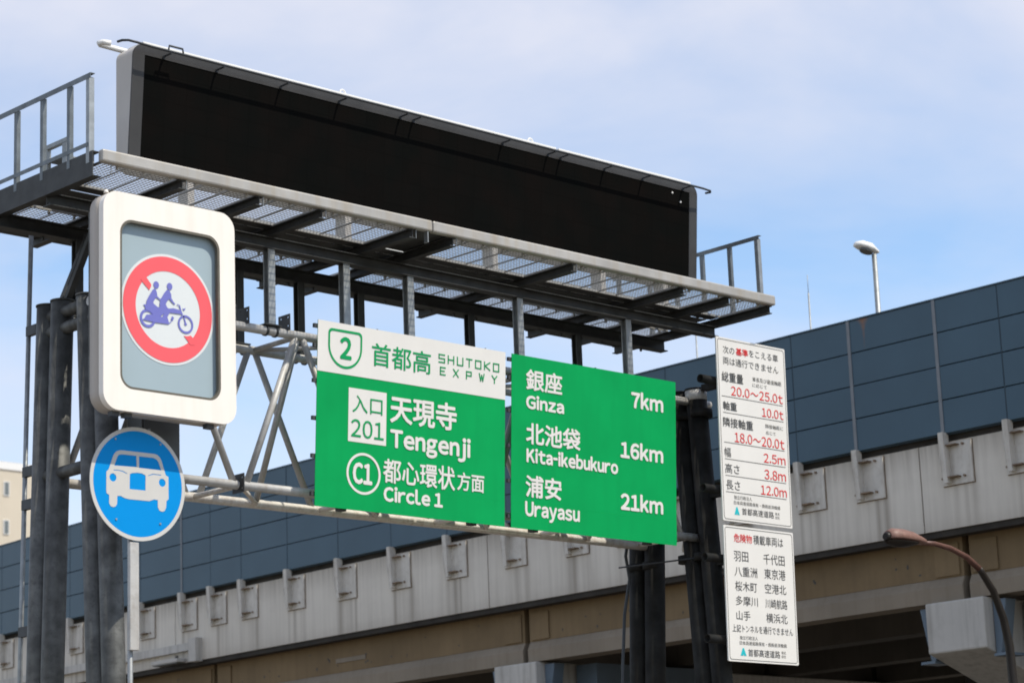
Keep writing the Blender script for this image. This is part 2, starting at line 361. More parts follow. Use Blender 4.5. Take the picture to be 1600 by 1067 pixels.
PIERS = [14.9, 26.38, 37.85, 49.3, 60.8, 72.3]
JOINTS = [Y0, 15.1, 26.96, 38.58, 50.49, 62.3, 74.1, Y1]
RUNS = []
BY = [9.6, 11.5, 13.4, 15.3, 17.2, 19.1, 21.0, 22.9, 24.9, 26.3, 28.29, 29.7, 31.52, 33.0, 34.5, 36.0, 37.87, 39.76, 41.67, 43.6, 45.55, 47.43, 48.74, 50.02, 51.93, 53.7, 55.46, 57.3, 59.24, 61.1, 63.0, 64.9, 66.8, 68.7, 70.6, 72.5, 74.4, 76.3, 78.2, 80.1, 82.0, 83.8]
for y in BY:
    for d in (-0.50, -0.30, -0.12, 0.10): RUNS.append((y+d+random.uniform(-.05, .05), random.uniform(0.03, 0.10), random.choice((0.15, 0.3, 0.5, 0.75))))
def run_at(y): return min(1.0, sum(h*math.exp(-((y-c)/wd)**2) for c, wd, h in RUNS if abs(y-c) < 0.5))
def fascia(y0, y1):
    n = int((y1-y0)/0.045); zs = (8.20, 8.45, 8.96, 9.30, 9.77); m = MB(); dirt = []
    for i in range(n+1):
        y = y0+(y1-y0)*i/n; x = cxx(y)+0.12; r = run_at(y); q = random.uniform(0, 0.12)
        for z in zs:
            m.v.append((x, y, z)); dirt.append({8.20: 0.35+0.5*r+q, 8.45: 0.12+0.75*r+q, 8.96: r*0.9+q*0.6, 9.30: r*0.1+q, 9.77: 0.3+q*3}[z])
    k = len(zs)
    for i in range(n):
        for j in range(k-1): m.f.append((i*k+j, i*k+j+1, i*k+k+j+1, i*k+k+j)); m.sm.append(False)
    strip(m, y0, y1, 0.121, 0.42, 8.20, 9.77); dirt += [0.3]*(len(m.v)-len(dirt))
    o = part('fascia_panel', m, FASC, vi)
    at = o.data.attributes.new('dirt', 'FLOAT', 'POINT'); at.data.foreach_set('value', dirt)
for a, b in zip(JOINTS[:-1], JOINTS[1:]): fascia(a+0.014, b-0.014)
part('deck_slab', strip(MB(), Y0, Y1, 0.43, 17.0, 8.28, 8.75), CONCD, vi)
part('drip_edge', strip(MB(), Y0, Y1, 0.155, 0.42, 8.085, 8.198), DRIP, vi)
part('gap_shade_strip', strip(MB(), Y0, Y1, 0.17, 0.40, 9.772, 9.93), DRIP, vi)  # dark strip standing in for the shaded gap under the barrier
part('far_parapet', strip(MB(), Y0, Y1, 16.6, 17.0, 8.76, 9.8), FASC, vi)
ends = [Y0] + PIERS + [Y1]
for a, b in zip(ends[:-1], ends[1:]):
    a2 = a + (0.0 if a == Y0 else 0.075); b2 = b - (0.0 if b == Y1 else 0.075)
    part('edge_girder', strip_poly(a2, b2, [(0.52, 7.401), (0.52, 8.27), (0.95, 8.27), (0.95, 7.401)]), CONC, vi)
    part('girder_flange', strip_poly(a2, b2, [(0.45, 6.97), (0.445, 7.24), (0.53, 7.40), (1.0, 7.40), (1.0, 6.97)]), CONC2, vi)
    tm = MB()
    for q in range(int((b2-a2)*1.6)):
        y = random.uniform(a2+0.8, b2-0.8); z = random.choice((7.55, 7.72, 7.9)) + random.uniform(-0.04, 0.04); x = cxx(y)+0.517; w_ = random.uniform(0.015, 0.045); h_ = random.uniform(0.02, 0.06)
        tm.prism([(w_*math.cos(R(60*t_))*random.uniform(.6, 1), h_*math.sin(R(60*t_))*random.uniform(.6, 1)) for t_ in range(6)], lambda u_, v_: (x, y+u_, z+v_), lambda u_, v_: (x+0.004, y+u_, z+v_))
    tag(part('tie_marks', tm, CONCD, vi), kind='stuff')
    for off in (4.2, 8.2, 12.2, 16.0):
        part('inner_girder', strip(MB(), a2, b2, off, off+0.55, 6.97, 8.27, 6), CONCD, vi)
for p in PIERS:
    for s in (-1, 1):
        c = p + s*0.42
        part('end_block', strip(MB(), c-0.27, c+0.27, 0.485, 0.518, 7.43, 8.0), CONC, vi)
# small fittings on the girder side
part('inspection_plate', strip(MB(), 46.0, 46.75, 0.415, 0.443, 7.0, 7.22), CONC, vi)
for yy in (46.15, 46.38, 46.6):
    part('vent_hole', MB().cyl((cxx(yy)+0.405, yy, 7.11), (cxx(yy)+0.43, yy, 7.11), 0.045, seg=10), CONCD, vi)
part('repair_patch', strip(MB(), 43.3, 44.4, 0.50, 0.518, 7.62, 7.72), CONC2, vi)
# posts that carry the barrier, bolted to the fascia
BY = [9.6, 11.5, 13.4, 15.3, 17.2, 19.1, 21.0, 22.9, 24.9, 26.3, 28.29, 29.7, 31.52, 33.0, 34.5, 36.0, 37.87, 39.76, 41.67, 43.6, 45.55, 47.43, 48.74, 50.02, 51.93, 53.7, 55.46, 57.3, 59.24, 61.1, 63.0, 64.9, 66.8, 68.7, 70.6, 72.5, 74.4, 76.3, 78.2, 80.1, 82.0, 83.8]
for y in BY:
    x = cxx(y); c = y - 0.19
    b = part('barrier_bracket', strip(MB(), c-0.335, c+0.335, 0.075, 0.108, 8.97, 9.74), BRKT, vi)
    part('edge_shadow_plate', strip(MB(), c-0.352, c+0.345, 0.109, 0.119, 8.955, 9.75), RUSTSHADE, b)  # brown plate added behind the bracket to draw its edge shadow
    m = MB(); m.prism([(-0.055, 9.92), (0.055, 9.92), (0.055, 9.45), (0.04, 9.0), (-0.055, 9.0)], lambda q, z: (x-0.10+max(0, 9.4-z)*0.12, y+q, z), lambda q, z: (x+0.074, y+q, z))
    part('post_foot', m, BRKT, b)
    for z in (9.10, 9.68):
        m = MB(); m.box(x-0.05, x+0.074, y-0.27, y-0.056, z-0.012, z+0.012); part('stiffener', m, RUSTSHADE, b)
        m = MB(); m.cyl((x+0.03, y-0.36, z), (x+0.075, y-0.36, z), 0.022, seg=8); m.cyl((x+0.03, y+0.12, z), (x+0.075, y+0.12, z), 0.022, seg=8); part('anchor_bolt', m, RUSTSHADE, b)

# ------------------------------------------------------------------ noise barrier
nb = empty('noise_barrier', (36, 40, 9.9))
tag(nb, 'blue grey panelled noise barrier along the top of the expressway', 'barrier')
part('backing', strip(MB(), Y0, Y1, 0.06, 0.09, 9.89, 12.37), BARB, nb)
part('bottom_rail', strip(MB(), Y0, Y1, 0.045, 0.13, 9.862+0.07, 9.885), BARB, nb)
rows = [9.90, 10.515, 11.14, 11.765, 12.385]
for i, (a, b) in enumerate(zip(BY[:-1], BY[1:])):
    for r in range(4):
        mtl = RUST if (r == 3 and a < 27.9 < b) else BARR
        part('panel', strip(MB(), a+0.012, b-0.012, random.uniform(-0.004, 0.004), 0.055, rows[r]+0.009, rows[r+1]-0.009, 4), mtl, nb, bevel=0.006)
for i, y in enumerate(BY):
    wide = i in (9, 10) or i % 7 == 2
    hw = 0.035 if wide else 0.011
    part('post', strip(MB(), y-hw, y+hw, -0.012 if wide else 0.004, 0.07, 9.9, 12.40 if wide else 12.38), BPOST if wide else BARB, nb)
for a, b in zip(BY[:-1], BY[1:]):
    part('cap', strip(MB(), a+0.006, b-0.006, -0.02, 0.11, 12.387, 12.41, 4), BARR, nb)

# ------------------------------------------------------------------ piers
def pier(p, label):
    x = cxx(p)
    t = empty('viaduct_pier', (x+7.5, p, 0)); tag(t, label, 'pier', 'piers under the elevated expressway')
    m = MB(); m.prism([(0.30, 6.05), (0.30, 6.955), (14.7, 6.955), (14.7, 6.05), (10.0, 4.5), (5.0, 4.5)], lambda a, z: (x+a, p-0.44, z), lambda a, z: (x+a, p+0.84, z))
    part('pier_cap', m, PIERW, t, bevel=0.03)
    m = MB(); m.box(x+5.6, x+9.4, p-0.9, p+1.3, 0, 4.5); part('column', m, PIERW, t, bevel=0.08)
    for yy, s in ((p+0.845, 1), (p-0.445, -1)):
        m = MB(); m.prism([(0.02, 6.9), (0.30, 6.9), (0.12, 5.95), (0.02, 5.95)], lambda a, z: (x+0.55, yy+s*a, z), lambda a, z: (x+0.85, yy+s*a, z)); part('steel_bracket', m, STEELB, t)
        m = MB(); m.box(x+0.5, x+1.0, min(yy, yy+s*0.32), max(yy, yy+s*0.32), 5.90, 5.948); part('bracket_foot', m, STEELB, t)
    m = MB(); m.box(x+1.4, x+5.0, p-1.15, p-0.55, 5.7, 6.9); part('restrainer_box', m, STEELB, t)
names = ['white expressway pier beyond the left edge of view', 'white expressway pier cap under the girder beside the brown street lamp', 'white expressway pier cap under the green distance sign',
         'white expressway pier behind the blue round sign', 'white expressway pier far left behind the gantry legs', 'farthest white expressway pier']
for i, p in enumerate(PIERS[1:4]): pier(p, names[i+1])

# duct, box and floodlight on the fascia
def fdo(y, a): return cxx(y)+a
t = part('cable_duct', strip(MB(), 49.62, 66, 0.0, 0.115, 8.47, 8.66), PIERW); tag(t, 'long pale cable duct fixed along the expressway fascia', 'cable duct')
t = part('junction_box', MB().box(fdo(49.45, -0.10), fdo(49.45, 0.118), 49.30, 49.60, 8.16, 8.74), PIERW, bevel=0.01); tag(t, 'upright pale junction box at the end of the fascia cable duct', 'junction box')
fl = empty('floodlight', (fdo(50.4, -0.1), 50.4, 8.2)); tag(fl, 'slim pale floodlight hanging below the fascia cable duct', 'floodlight')
part('housing', MB().box(fdo(50.4, -0.30), fdo(50.4, 0.0), 49.85, 50.95, 8.19, 8.28), PIERW, fl, bevel=0.015)
part('lens', MB().box(fdo(50.4, -0.28), fdo(50.4, -0.02), 49.9, 50.9, 8.165, 8.188), GLASSL, fl)
part('arm', MB().obox((fdo(50.4, -0.02), 50.4, 8.24), (fdo(50.4, 0.118), 50.4, 8.40), 0.05, 0.04), GALVD, fl)

# lamp and antennas standing on the expressway
lp = empty('expressway_lamp', (37.2, 28.47, 8.75)); tag(lp, 'pale road lamp on a slim pole above the noise barrier', 'lamp')
part('pole', MB().cyl((37.2, 28.47, 8.76), (37.2, 28.47, 13.93), 0.062, 0.048, 14), GALV, lp)
hd = MB()
prof = [(0.0, 0.06, 0.06), (0.07, 0.09, 0.09), (0.18, 0.14, 0.14), (0.34, 0.14, 0.13), (0.46, 0.10, 0.08), (0.50, 0.03, 0.03)]
ring = []
for k, (l, wd, h) in enumerate(prof):
    for i in range(14):
        an = 2*math.pi*i/14; cz = math.sin(an)
        hd.v.append((37.2 + 0.10 - l, 28.47 + math.cos(an)*wd + l*0.25, 13.98 + l*0.22 + cz*h*(1.0 if cz > 0 else 0.35)))
for k in range(len(prof)-1):
    for i in range(14):
        j = (i+1) % 14; hd.f.append((k*14+i, k*14+j, k*14+14+j, k*14+14+i)); hd.sm.append(True)
hd.f.append(tuple(range(14))); hd.sm.append(False); hd.f.append(tuple(range((len(prof)-1)*14, len(prof)*14))); hd.sm.append(False)
part('lamp_head', hd, WHITEP, lp)
ln = MB(); ln.prism(circ(0, 0, 0.15, 16, 0.105), lambda a, b: (37.04+a, 28.47+b+0.07, 14.01-a*0.22), lambda a, b: (37.04+a, 28.47+b+0.07, 13.965-a*0.22)); part('lens', ln, GLASSL, lp)
for (yy, lab) in ((29.99, 'thin whip antenna rising above the noise barrier left of the lamp'), (33.0, 'thin whip antenna seen between the gantry platform and the white notice board')):
    a = empty('antenna', (37.0, yy, 8.75)); tag(a, lab, 'antenna', 'antennas on the expressway')
    part('mast', MB().cyl((37.0, yy, 8.76), (37.0, yy, 13.45), 0.016, seg=8), GALV, a); part('whip', MB().cyl((37.0, yy, 13.45), (37.0, yy, 13.82), 0.007, seg=6), GALV, a)

# ------------------------------------------------------------------ brown street lamp at right
sx, sy = 32.1, 22.5
st = empty('street_lamp', (sx, sy, 0)); tag(st, 'dark brown street lamp with a curved arm and pinkish head coloured as sunlit', 'street lamp')
pts = [(sx, sy, 0), (sx, sy, 4.9), (sx-0.02, sy, 5.5), (sx-0.12, sy, 5.92), (sx-0.33, sy, 6.34), (sx-0.60, sy, 6.62), (sx-0.66, sy, 6.665)]
part('pole', MB().tube(pts, 0.06, 14, [0.085, 0.075, 0.068, 0.062, 0.056, 0.052, 0.050]), BROWN, st)
pts = [(sx-0.655, sy, 6.662), (sx-0.95, sy, 6.82), (sx-1.35, sy, 6.925), (sx-1.75, sy, 6.965), (sx-2.05, sy, 6.955)]
part('arm', MB().tube(pts, 0.04, 12, [0.051, 0.046, 0.042, 0.038, 0.036]), ARMP, st)
hd = MB(); prof = [(-0.02, 0.07, 0.07), (0.10, 0.12, 0.09), (0.30, 0.16, 0.14), (0.55, 0.17, 0.16), (0.75, 0.14, 0.15), (0.86, 0.09, 0.10)]
for l, wd, h in prof:
    for i in range(16):
        an = 2*math.pi*i/16; c, q = math.cos(an), math.sin(an)
        hd.v.append((sx-2.02-l, sy+c*wd, 6.955+l*0.02 + (q*h if q > 0 else q*0.03)))
for k in range(len(prof)-1):
    for i in range(16):
        j = (i+1) % 16; hd.f.append((k*16+i, k*16+j, k*16+16+j, k*16+16+i)); hd.sm.append(True)
hd.f.append(tuple(range(16))); hd.sm.append(False); hd.f.append(tuple(range((len(prof)-1)*16, len(prof)*16))); hd.sm.append(False)
part('lamp_head', hd, PINK, st)
bw = MB()
for l, wd, h in [(0.24, 0.12, 0.03), (0.40, 0.16, 0.07), (0.62, 0.165, 0.085), (0.82, 0.12, 0.05), (0.90, 0.05, 0.02)]:
    for i in range(12):
        an = math.pi + math.pi*i/11; bw.v.append((sx-2.02-l, sy+math.cos(an)*wd, 6.93+math.sin(an)*h))
for k in range(4):
    for i in range(11): bw.f.append((k*12+i, k*12+i+1, k*12+13+i, k*12+12+i)); bw.sm.append(True)
part('lamp_bowl', bw, BROWN, st)
part('front_cap', MB().cyl((sx-2.86, sy, 6.985), (sx-2.93, sy, 6.985), 0.085, 0.05, 14), BROWN, st)

# ------------------------------------------------------------------ cream building far left
bd = empty('apartment_building', (101, 176, 0)); tag(bd, 'distant cream apartment building with white parapet at the left edge', 'building')
part('wall', MB().box(84, 110.2, 170, 184, 0, 38.75), BLDW, bd)
part('parapet', MB().box(83.9, 110.3, 169.9, 184.1, 38.752, 39.35), BLDT, bd)
part('roof_plant', MB().box(107.0, 109.3, 172, 175, 39.352, 39.85), PIERW, bd)
for fl_ in range(12):
    z = 37.72 - fl_*3.12
    if z < 2: break
    for xx in (87.0, 92.0, 96.9, 101.8, 106.6):
        wdo = part('window', MB().box(xx-0.27, xx+0.27, 169.93, 169.998, z-1.12, z+0.06), BLDT, bd)
        part('pane', MB().box(xx-0.20, xx+0.20, 169.915, 169.928, z-1.05, z), PANE, wdo)

# ------------------------------------------------------------------ sign gantry
ga = empty('sign_gantry', (21.2, 24.2, 0))
tag(ga, 'galvanised steel sign gantry with pipe legs, truss and overhead walkway', 'gantry')
XL, XR = 16.1, 26.4
def leg(x, yc, zc, slope, ztop, d, m):
    for s in (-1, 1):
        y = lambda z: yc + slope*(zc-z) + s*0.155
        lg = part('leg_pipe', MB().cyl((x, y(0), 0), (x, y(ztop), ztop), d/2, seg=28), m, ga)
        part('pipe_cap', MB().cyl((x, y(ztop), ztop), (x, y(ztop), ztop+0.018), d/2+0.012, seg=28), m, lg)
        part('base_plate', MB().cyl((x, y(0), 0.005), (x, y(0), 0.04), d/2+0.10, seg=20), m, lg)
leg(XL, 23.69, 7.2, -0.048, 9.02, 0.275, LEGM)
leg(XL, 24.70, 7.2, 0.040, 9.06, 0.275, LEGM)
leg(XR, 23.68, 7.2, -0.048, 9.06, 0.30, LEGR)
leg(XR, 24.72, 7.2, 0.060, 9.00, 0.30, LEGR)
YF, YR, ZT, ZB = 23.675, 24.64, 8.89, 6.90
for n_, x in (('strut', XL), ('strut', XR)):
    mm = LEGM if x == XL else LEGR
    for z in (8.92, 8.72, 6.98): part('tower_strut', MB().cyl((x-0.02, YF, z), (x-0.02, YR+0.1, z), 0.075, seg=18), mm, ga)
# flange collars on the legs of the right tower
for yc, zz in ((23.53, 8.70), (23.60, 6.62), (24.62, 6.62)):
    for q in (0, 0.31): part('collar', MB().cyl((XR, yc+q, zz-0.055), (XR, yc+q, zz+0.055), 0.166, seg=28), LEGR, ga)
part('flange_plate', MB().box(XR-0.42, XR-0.395, 23.70, 23.94, 8.22, 8.70), TAN, ga)
for z in (8.3, 8.42, 8.5, 8.62): part('flange_bolt', MB().cyl((XR-0.45, 23.80, z), (XR-0.395, 23.80, z), 0.02, seg=8), GALV, ga)
part('leg_top_band', MB().cyl((XR, 23.68-0.155+0.085, 8.9), (XR, 23.68-0.155+0.09, 9.05), 0.157, seg=28), CHORD, ga)
# chords
part('chord', MB().cyl((XL-0.16, YF, ZT), (XR+0.35, YF, ZT), 0.057, seg=18), CHORD, ga)
part('chord', MB().cyl((XL, YR, ZT), (XR+0.2, YR, ZT), 0.057, seg=18), CHORD, ga)
part('chord', MB().cyl((XL, YF, ZB), (XR+0.2, YF, ZB), 0.057, seg=18), CHORD, ga)
part('chord', MB().cyl((XL, YR, ZB), (XR, YR, ZB), 0.06, seg=18), CHORDR, ga)
# web diagonals of the front and back planes
tops = [17.08+1.99*k for k in range(5)]
bots = [16.15] + [18.12+1.99*k for k in range(5)]
for y in (YF, YR):
    for k, t in enumerate(tops):
        dx = 0.1
        part('diagonal', MB().cyl((t-0.06, y, ZT-0.03), (bots[k]+dx, y, ZB+0.03), 0.042, seg=14), CHORD, ga)
        part('diagonal', MB().cyl((t+0.06, y, ZT-0.03), (bots[k+1]-dx, y, ZB+0.03), 0.042, seg=14), CHORD, ga)
for k, t in enumerate(tops):
    part('cross_brace', MB().cyl((t, YF+0.03, ZT-0.04), (t+0.02, YR-0.03, ZB+0.04), 0.042, seg=14), CHORD, ga)
    part('cross_strut', MB().cyl((t+0.02, YF, ZT), (t+0.02, YR, ZT), 0.034, seg=12), CHORD, ga)
    b = bots[k+1]
    part('cross_strut', MB().cyl((b, YF, ZB), (b, YR, ZB), 0.034, seg=12), CHORDR, ga)
    part('lacing', MB().cyl((t, YR, ZT), (t+1.0, YF, ZT), 0.028, seg=10), CHORD, ga)
    part('lacing', MB().cyl((b, YF, ZB), (b+1.0, YR, ZB), 0.028, seg=10), CHORDR, ga)
# gusset plates with bolt holes, standing across the chord
def gusset(x, y0, y1, z0, z1, holes, lean=0.0):
    v, f = fill2d([[(y0, z0), (y1, z0), (y1, z1), (y0, z1)]] + [circ(h[0], h[1], 0.014, 10) for h in holes], 0.012)
    m = MB(); m.add([(x+p[2]+(p[1]-z0)*lean, p[0], p[1]) for p in v], f); part('gusset_plate', m, PLATE, ga)
for x in (18.02, 18.22, 18.86, 20.3, 22.2, 24.3):
    gusset(x, YF-0.10, YF+0.13, ZT+0.03, ZT+0.24, [(YF-0.06, ZT+0.20), (YF-0.06, ZT+0.09), (YF+0.08, ZT+0.20)])
for x in (18.08, 20.1): gusset(x, YF-0.14, YF+0.09, ZB-0.10, ZB+0.13, [(YF-0.10, ZB+0.08), (YF-0.10, ZB-0.05)])
for x in (18.55, 20.55): gusset(x, YR-0.10, YR+0.12, ZT+0.03, ZT+0.22, [(YR-0.06, ZT+0.18)])
# posts between truss and walkway
FP = [16.45, 18.62, 19.84, 20.93, 22.92, 25.06]; RP = [16.45, 18.9, 19.90, 20.93, 22.94, 25.06]
def post(x, y, ztop):
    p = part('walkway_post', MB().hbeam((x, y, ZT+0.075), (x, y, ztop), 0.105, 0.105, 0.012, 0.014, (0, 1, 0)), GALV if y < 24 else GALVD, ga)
    part('post_plate', MB().box(x-0.13, x+0.13, y-0.085, y+0.085, ZT+0.058, ZT+0.074), GALVD, p)
    for s in (-0.075, 0.075):
        m = MB(); m.cyl((x+s-0.014, y, ZT), (x+s+0.014, y, ZT), 0.072, seg=18); part('pipe_clamp', m, PLATE, p)
for x in FP: post(x, YF, 9.938)
for x in RP: post(x, YR+0.04, 9.918)
# walkway: two long beams, cross beams, edge beams, grating
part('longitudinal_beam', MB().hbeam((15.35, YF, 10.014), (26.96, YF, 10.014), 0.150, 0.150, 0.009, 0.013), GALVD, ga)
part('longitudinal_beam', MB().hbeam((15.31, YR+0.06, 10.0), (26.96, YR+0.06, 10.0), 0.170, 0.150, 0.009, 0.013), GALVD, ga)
CBX = [16.51, 17.64, 18.61, 20.08, 20.77, 22.95, 25.12, 26.08, 26.97]
for x in CBX: part('cross_beam', MB().hbeam((x, 22.60, 10.148), (x, 25.75, 10.148), 0.115, 0.105, 0.009, 0.012), GALVD, ga)
m = MB(); m.box(15.30, 15.31, 22.66, 25.75, 10.05, 10.35); m.box(15.31, 15.42, 22.66, 25.75, 10.05, 10.062); m.box(15.31, 15.40, 22.66, 25.75, 10.338, 10.35)
part('end_channel', m, GALVD, ga)
for a, b in ((15.36, 20.375), (20.39, 27.05)):
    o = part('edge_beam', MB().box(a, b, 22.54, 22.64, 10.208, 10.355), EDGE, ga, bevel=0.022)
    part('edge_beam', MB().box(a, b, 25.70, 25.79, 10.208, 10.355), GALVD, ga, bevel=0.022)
part('splice_plate', MB().box(20.30, 20.315, 22.56, 22.63, 10.06, 10.206), GALV, ga)
for x in CBX[:-1] + [15.46]: part('end_plate', MB().box(x+0.045, x+0.052, 22.585, 22.597, 10.09, 10.206), GALV, ga)
def grate(x0, x1, y0, y1, z, px=0.052, py=0.056):
    m = MB()
    k = int((y1-y0)/py)
    for i in range(1, k): Y = y0+(y1-y0)*i/k; m.obox((x0, Y, z), (x1, Y, z), 0.009, 0.0045)
    k = int((x1-x0)/px)
    for i in range(1, k): X = x0+(x1-x0)*i/k; m.obox((X, y0, z), (X, y1, z), 0.009, 0.0045)
    for Y in (y0, y1): m.obox((x0, Y, z-0.012), (x1, Y, z-0.012), 0.03, 0.03)
    for X in (x0, x1): m.obox((X, y0, z-0.012), (X, y1, z-0.012), 0.012, 0.03)
    k = max(1, int(round((x1-x0)/0.37)))
    for i in range(1, k): X = x0+(x1-x0)*i/k; m.obox((X, y0, z-0.012), (X, y1, z-0.012), 0.010, 0.018)
    for i in range(k): X = x0+(x1-x0)*(i+0.6)/k; m.box(X-0.012, X+0.012, y0-0.01, y0+0.02, z-0.07, z-0.02)
    return part('grating_panel', m, MESHM, ga)
edges = [15.42] + CBX
for a, b in zip(edges[:-1], edges[1:]):
    if b-a < 0.75 and a > 20: 
        part('cover_plate', MB().box(a+0.004, b-0.004, 22.66, 23.56, 10.235, 10.243), GALVD, ga)
    else:
        grate(a+0.004, b-0.004, 22.66, 23.56, 10.247)
        grate(a+0.004, b-0.004, 24.62, 25.66, 10.247)
    part('floor_plate', MB().box(a+0.004, b-0.004, 23.83, 24.58, 10.24, 10.248), GALVD, ga)
    part('grating_bearer', MB().box(a+0.004, b-0.004, 23.585, 23.75, 10.225, 10.235), GALVD, ga)
    n = max(2, int((b-a)/0.4))
    for i in range(n):
        X = a+0.06+(b-a-0.12)*(i+0.5)/n
        part('tie_strip', MB().box(X-0.02, X+0.02, 23.75, 23.83, 10.228, 10.238), GALVD, ga)
# clips under the rear long beam
for i in range(26):
    x = 16.0+0.42*i
    part('beam_clip', MB().box(x-0.012, x+0.012, YR+0.10, YR+0.13, 9.88, 9.914), GALVD, ga)
# guard rails at the two ends
def guard(x, ys, y1, left):
    h = empty('guard_rail', Vector((x, ys[0], 10.2)) - ga.location); h.parent = ga
    for i, y in enumerate(ys):
        m = MB()
        if i == 0: m.box(x-0.005, x+0.003, y-0.02, y+0.045, 10.22, 11.25); m.box(x+0.003, x+0.065, y-0.02, y-0.012, 10.22, 11.25)
        else: m.box(x-0.003, x+0.003, y-0.03, y+0.03, 10.25, 11.25); m.box(x+0.003, x+0.05, y-0.03, y-0.024, 10.25, 11.25)
        part('post', m, GALV if i == 0 else RAILM, h)
    m = MB(); m.box(x-0.010, x+0.055, ys[0]-0.05, y1, 11.285, 11.293); m.box(x-0.010, x-0.003, ys[0]-0.05, y1, 11.23, 11.285); part('top_rail', m, RAILM, h)
    if left:
        m = MB(); m.box(x-0.012, x-0.006, ys[0], y1, 10.415, 10.465); part('mid_rail', m, RAILM, h)
guard(15.30, [22.74, 23.15, 23.71, 24.27, 24.83, 25.6], 25.7, True)
guard(26.96, [22.76, 23.31, 23.86, 24.4, 24.95, 25.6], 25.7, False)
m = MB()
m.obox((15.52, 23.91, 10.25), (15.52, 23.91, 10.72), 0.05, 0.05); m.obox((15.52, 23.53, 10.25), (15.52, 23.53, 10.72), 0.09, 0.05); m.obox((15.52, 23.93, 10.735), (15.52, 23.47, 10.735), 0.06, 0.05); m.box(15.50, 15.72, 23.55, 23.9, 10.55, 10.565)
part('step_frame', m, GALV, ga)
# conduit down the left tower
cy = lambda z: 25.17 + 0.032*(10.0-z)
part('conduit', MB().cyl((XL, cy(0), 0), (XL, cy(10.05), 10.05), 0.03, seg=12), GALV, ga)
for z in (8.85, 7.12, 6.72, 5.2): part('conduit_clamp', MB().box(XL-0.03, XL+0.03, cy(z)-0.20, cy(z)+0.02, z-0.07, z+0.05), PLATE, ga)
part('knee_brace', MB().obox((XL, 24.5, 9.05), (XL+0.35, 24.45, 9.95), 0.09, 0.06), GALVD, ga)
part('knee_brace', MB().obox((XL+0.02, 24.42, 9.05), (XL+0.02, 23.75, 9.95), 0.08, 0.06), GALVD, ga)
# drain cable beside the right rear leg
pts = [(25.93, 24.70, 6.86), (25.95, 24.75, 6.75), (26.01, 24.75, 6.42), (25.98, 24.78, 6.2), (25.88, 24.76, 5.9), (25.80, 24.76, 5.2), (25.75, 24.76, 4.5), (25.72, 24.76, 0)]
part('drop_cable', MB().tube(pts, 0.024, 10), RAILD, ga)
part('guy_wire', MB().cyl((25.7, 24.66, 6.55), (26.4, 23.5, 6.62), 0.012, seg=8), RAILD, ga)

# ------------------------------------------------------------------ message board on the walkway
ld = empty('message_board', (21.5, 23.8, 10.25)); tag(ld, 'long black electronic message board switched off above the walkway', 'message board')
X0, X1, Z0, Z1 = 16.46, 26.56, 10.60, 12.16
yf = lambda z: 23.50 + (Z1-z)*0.083
out = rrect(X0, Z0, X1, Z1, 0.15, 9)
m = MB(); m.prism(out, lambda x, z: (x, yf(z)+0.02, z), lambda x, z: (x, 23.87, z)); part('cabinet', m, LEDCASE, ld)
v, f = fill2d([out, [(16.63, 10.74), (26.39, 10.74), (26.39, 12.035), (16.63, 12.035)]], 0.018)
m = MB(); m.add([(p[0], yf(p[1])+0.009+p[2], p[1]) for p in v], f); part('front_frame', m, LEDFRAME, ld)
m = MB(); m.prism([(16.632, 10.742), (26.388, 10.742), (26.388, 12.033), (16.632, 12.033)], lambda x, z: (x, yf(z)+0.008, z), lambda x, z: (x, yf(z)+0.016, z)); part('screen', m, LEDSCR, ld)
rl = part('guard_bar', MB().tube([(16.24, 23.52, 12.118), (16.25, 23.44, 12.115), (16.29, 23.37, 12.105), (16.40, 23.345, 12.095), (16.6, 23.340, 12.085), (21, 23.340, 12.085), (26.5, 23.340, 12.078), (26.68, 23.355, 12.075), (26.735, 23.40, 12.075), (26.71, 23.48, 12.075)], 0.016, 10), RAILD, ld)
for x in (16.90, 17.70, 18.71, 19.67, 20.72, 20.95, 22.58, 23.45, 23.70, 24.58, 25.37, 26.23):
    m = MB(); m.box(x-0.013, x+0.013, 23.335, 23.50, 12.058, 12.070); m.box(x-0.013, x+0.013, 23.478, 23.502, 12.03, 12.058); part('bar_bracket', m, RAILD, rl)
m = MB(); m.tube([(16.86, 23.34, 12.09), (16.87, 23.34, 12.155), (17.07, 23.34, 12.155), (17.08, 23.34, 12.09)], 0.013, 8); part('handle', m, RAILD, rl)
part('rear_pipe', MB().tube([(16.33, 23.80, 12.20), (16.24, 23.83, 12.20), (16.22, 23.88, 12.20), (16.26, 23.92, 12.20), (16.6, 23.93, 12.20), (20, 23.93, 12.20), (23.6, 23.93, 12.20)], 0.035, 12), WHITEP, ld)
part('rear_pipe', MB().tube([(23.72, 23.93, 12.20), (26.3, 23.93, 12.20)], 0.035, 12), WHITEP, ld)
part('top_cover', MB().box(16.60, 23.63, 23.50, 23.84, 12.162, 12.20), WHITEP, ld, bevel=0.008)
part('top_cover', MB().box(23.68, 26.42, 23.50, 23.84, 12.162, 12.20), WHITEP, ld, bevel=0.008)
for x in (19.82, 23.22):
    m = MB(); m.tube([(x+0.045*math.cos(R(a)), 23.6, 12.235+0.045*math.sin(R(a))) for a in range(-90, 271, 30)], 0.012, 8); part('lifting_eye', m, WHITEP, ld)
for x in (17.4, 19.9, 22.5, 24.6, 25.9):
    part('support_leg', MB().box(x-0.05, x+0.05, 23.64, 23.84, 10.25, 10.598), LEDCASE, ld)
part('base_rail', MB().box(16.6, 26.5, 23.80, 23.86, 10.25, 10.36), WHITEP, ld)
for x, z in ((26.02, 11.97), (26.20, 11.86)): part('status_lamp', MB().cyl((x, yf(z)-0.006, z), (x, yf(z)+0.01, z), 0.014, seg=10), WHITEP, ld)

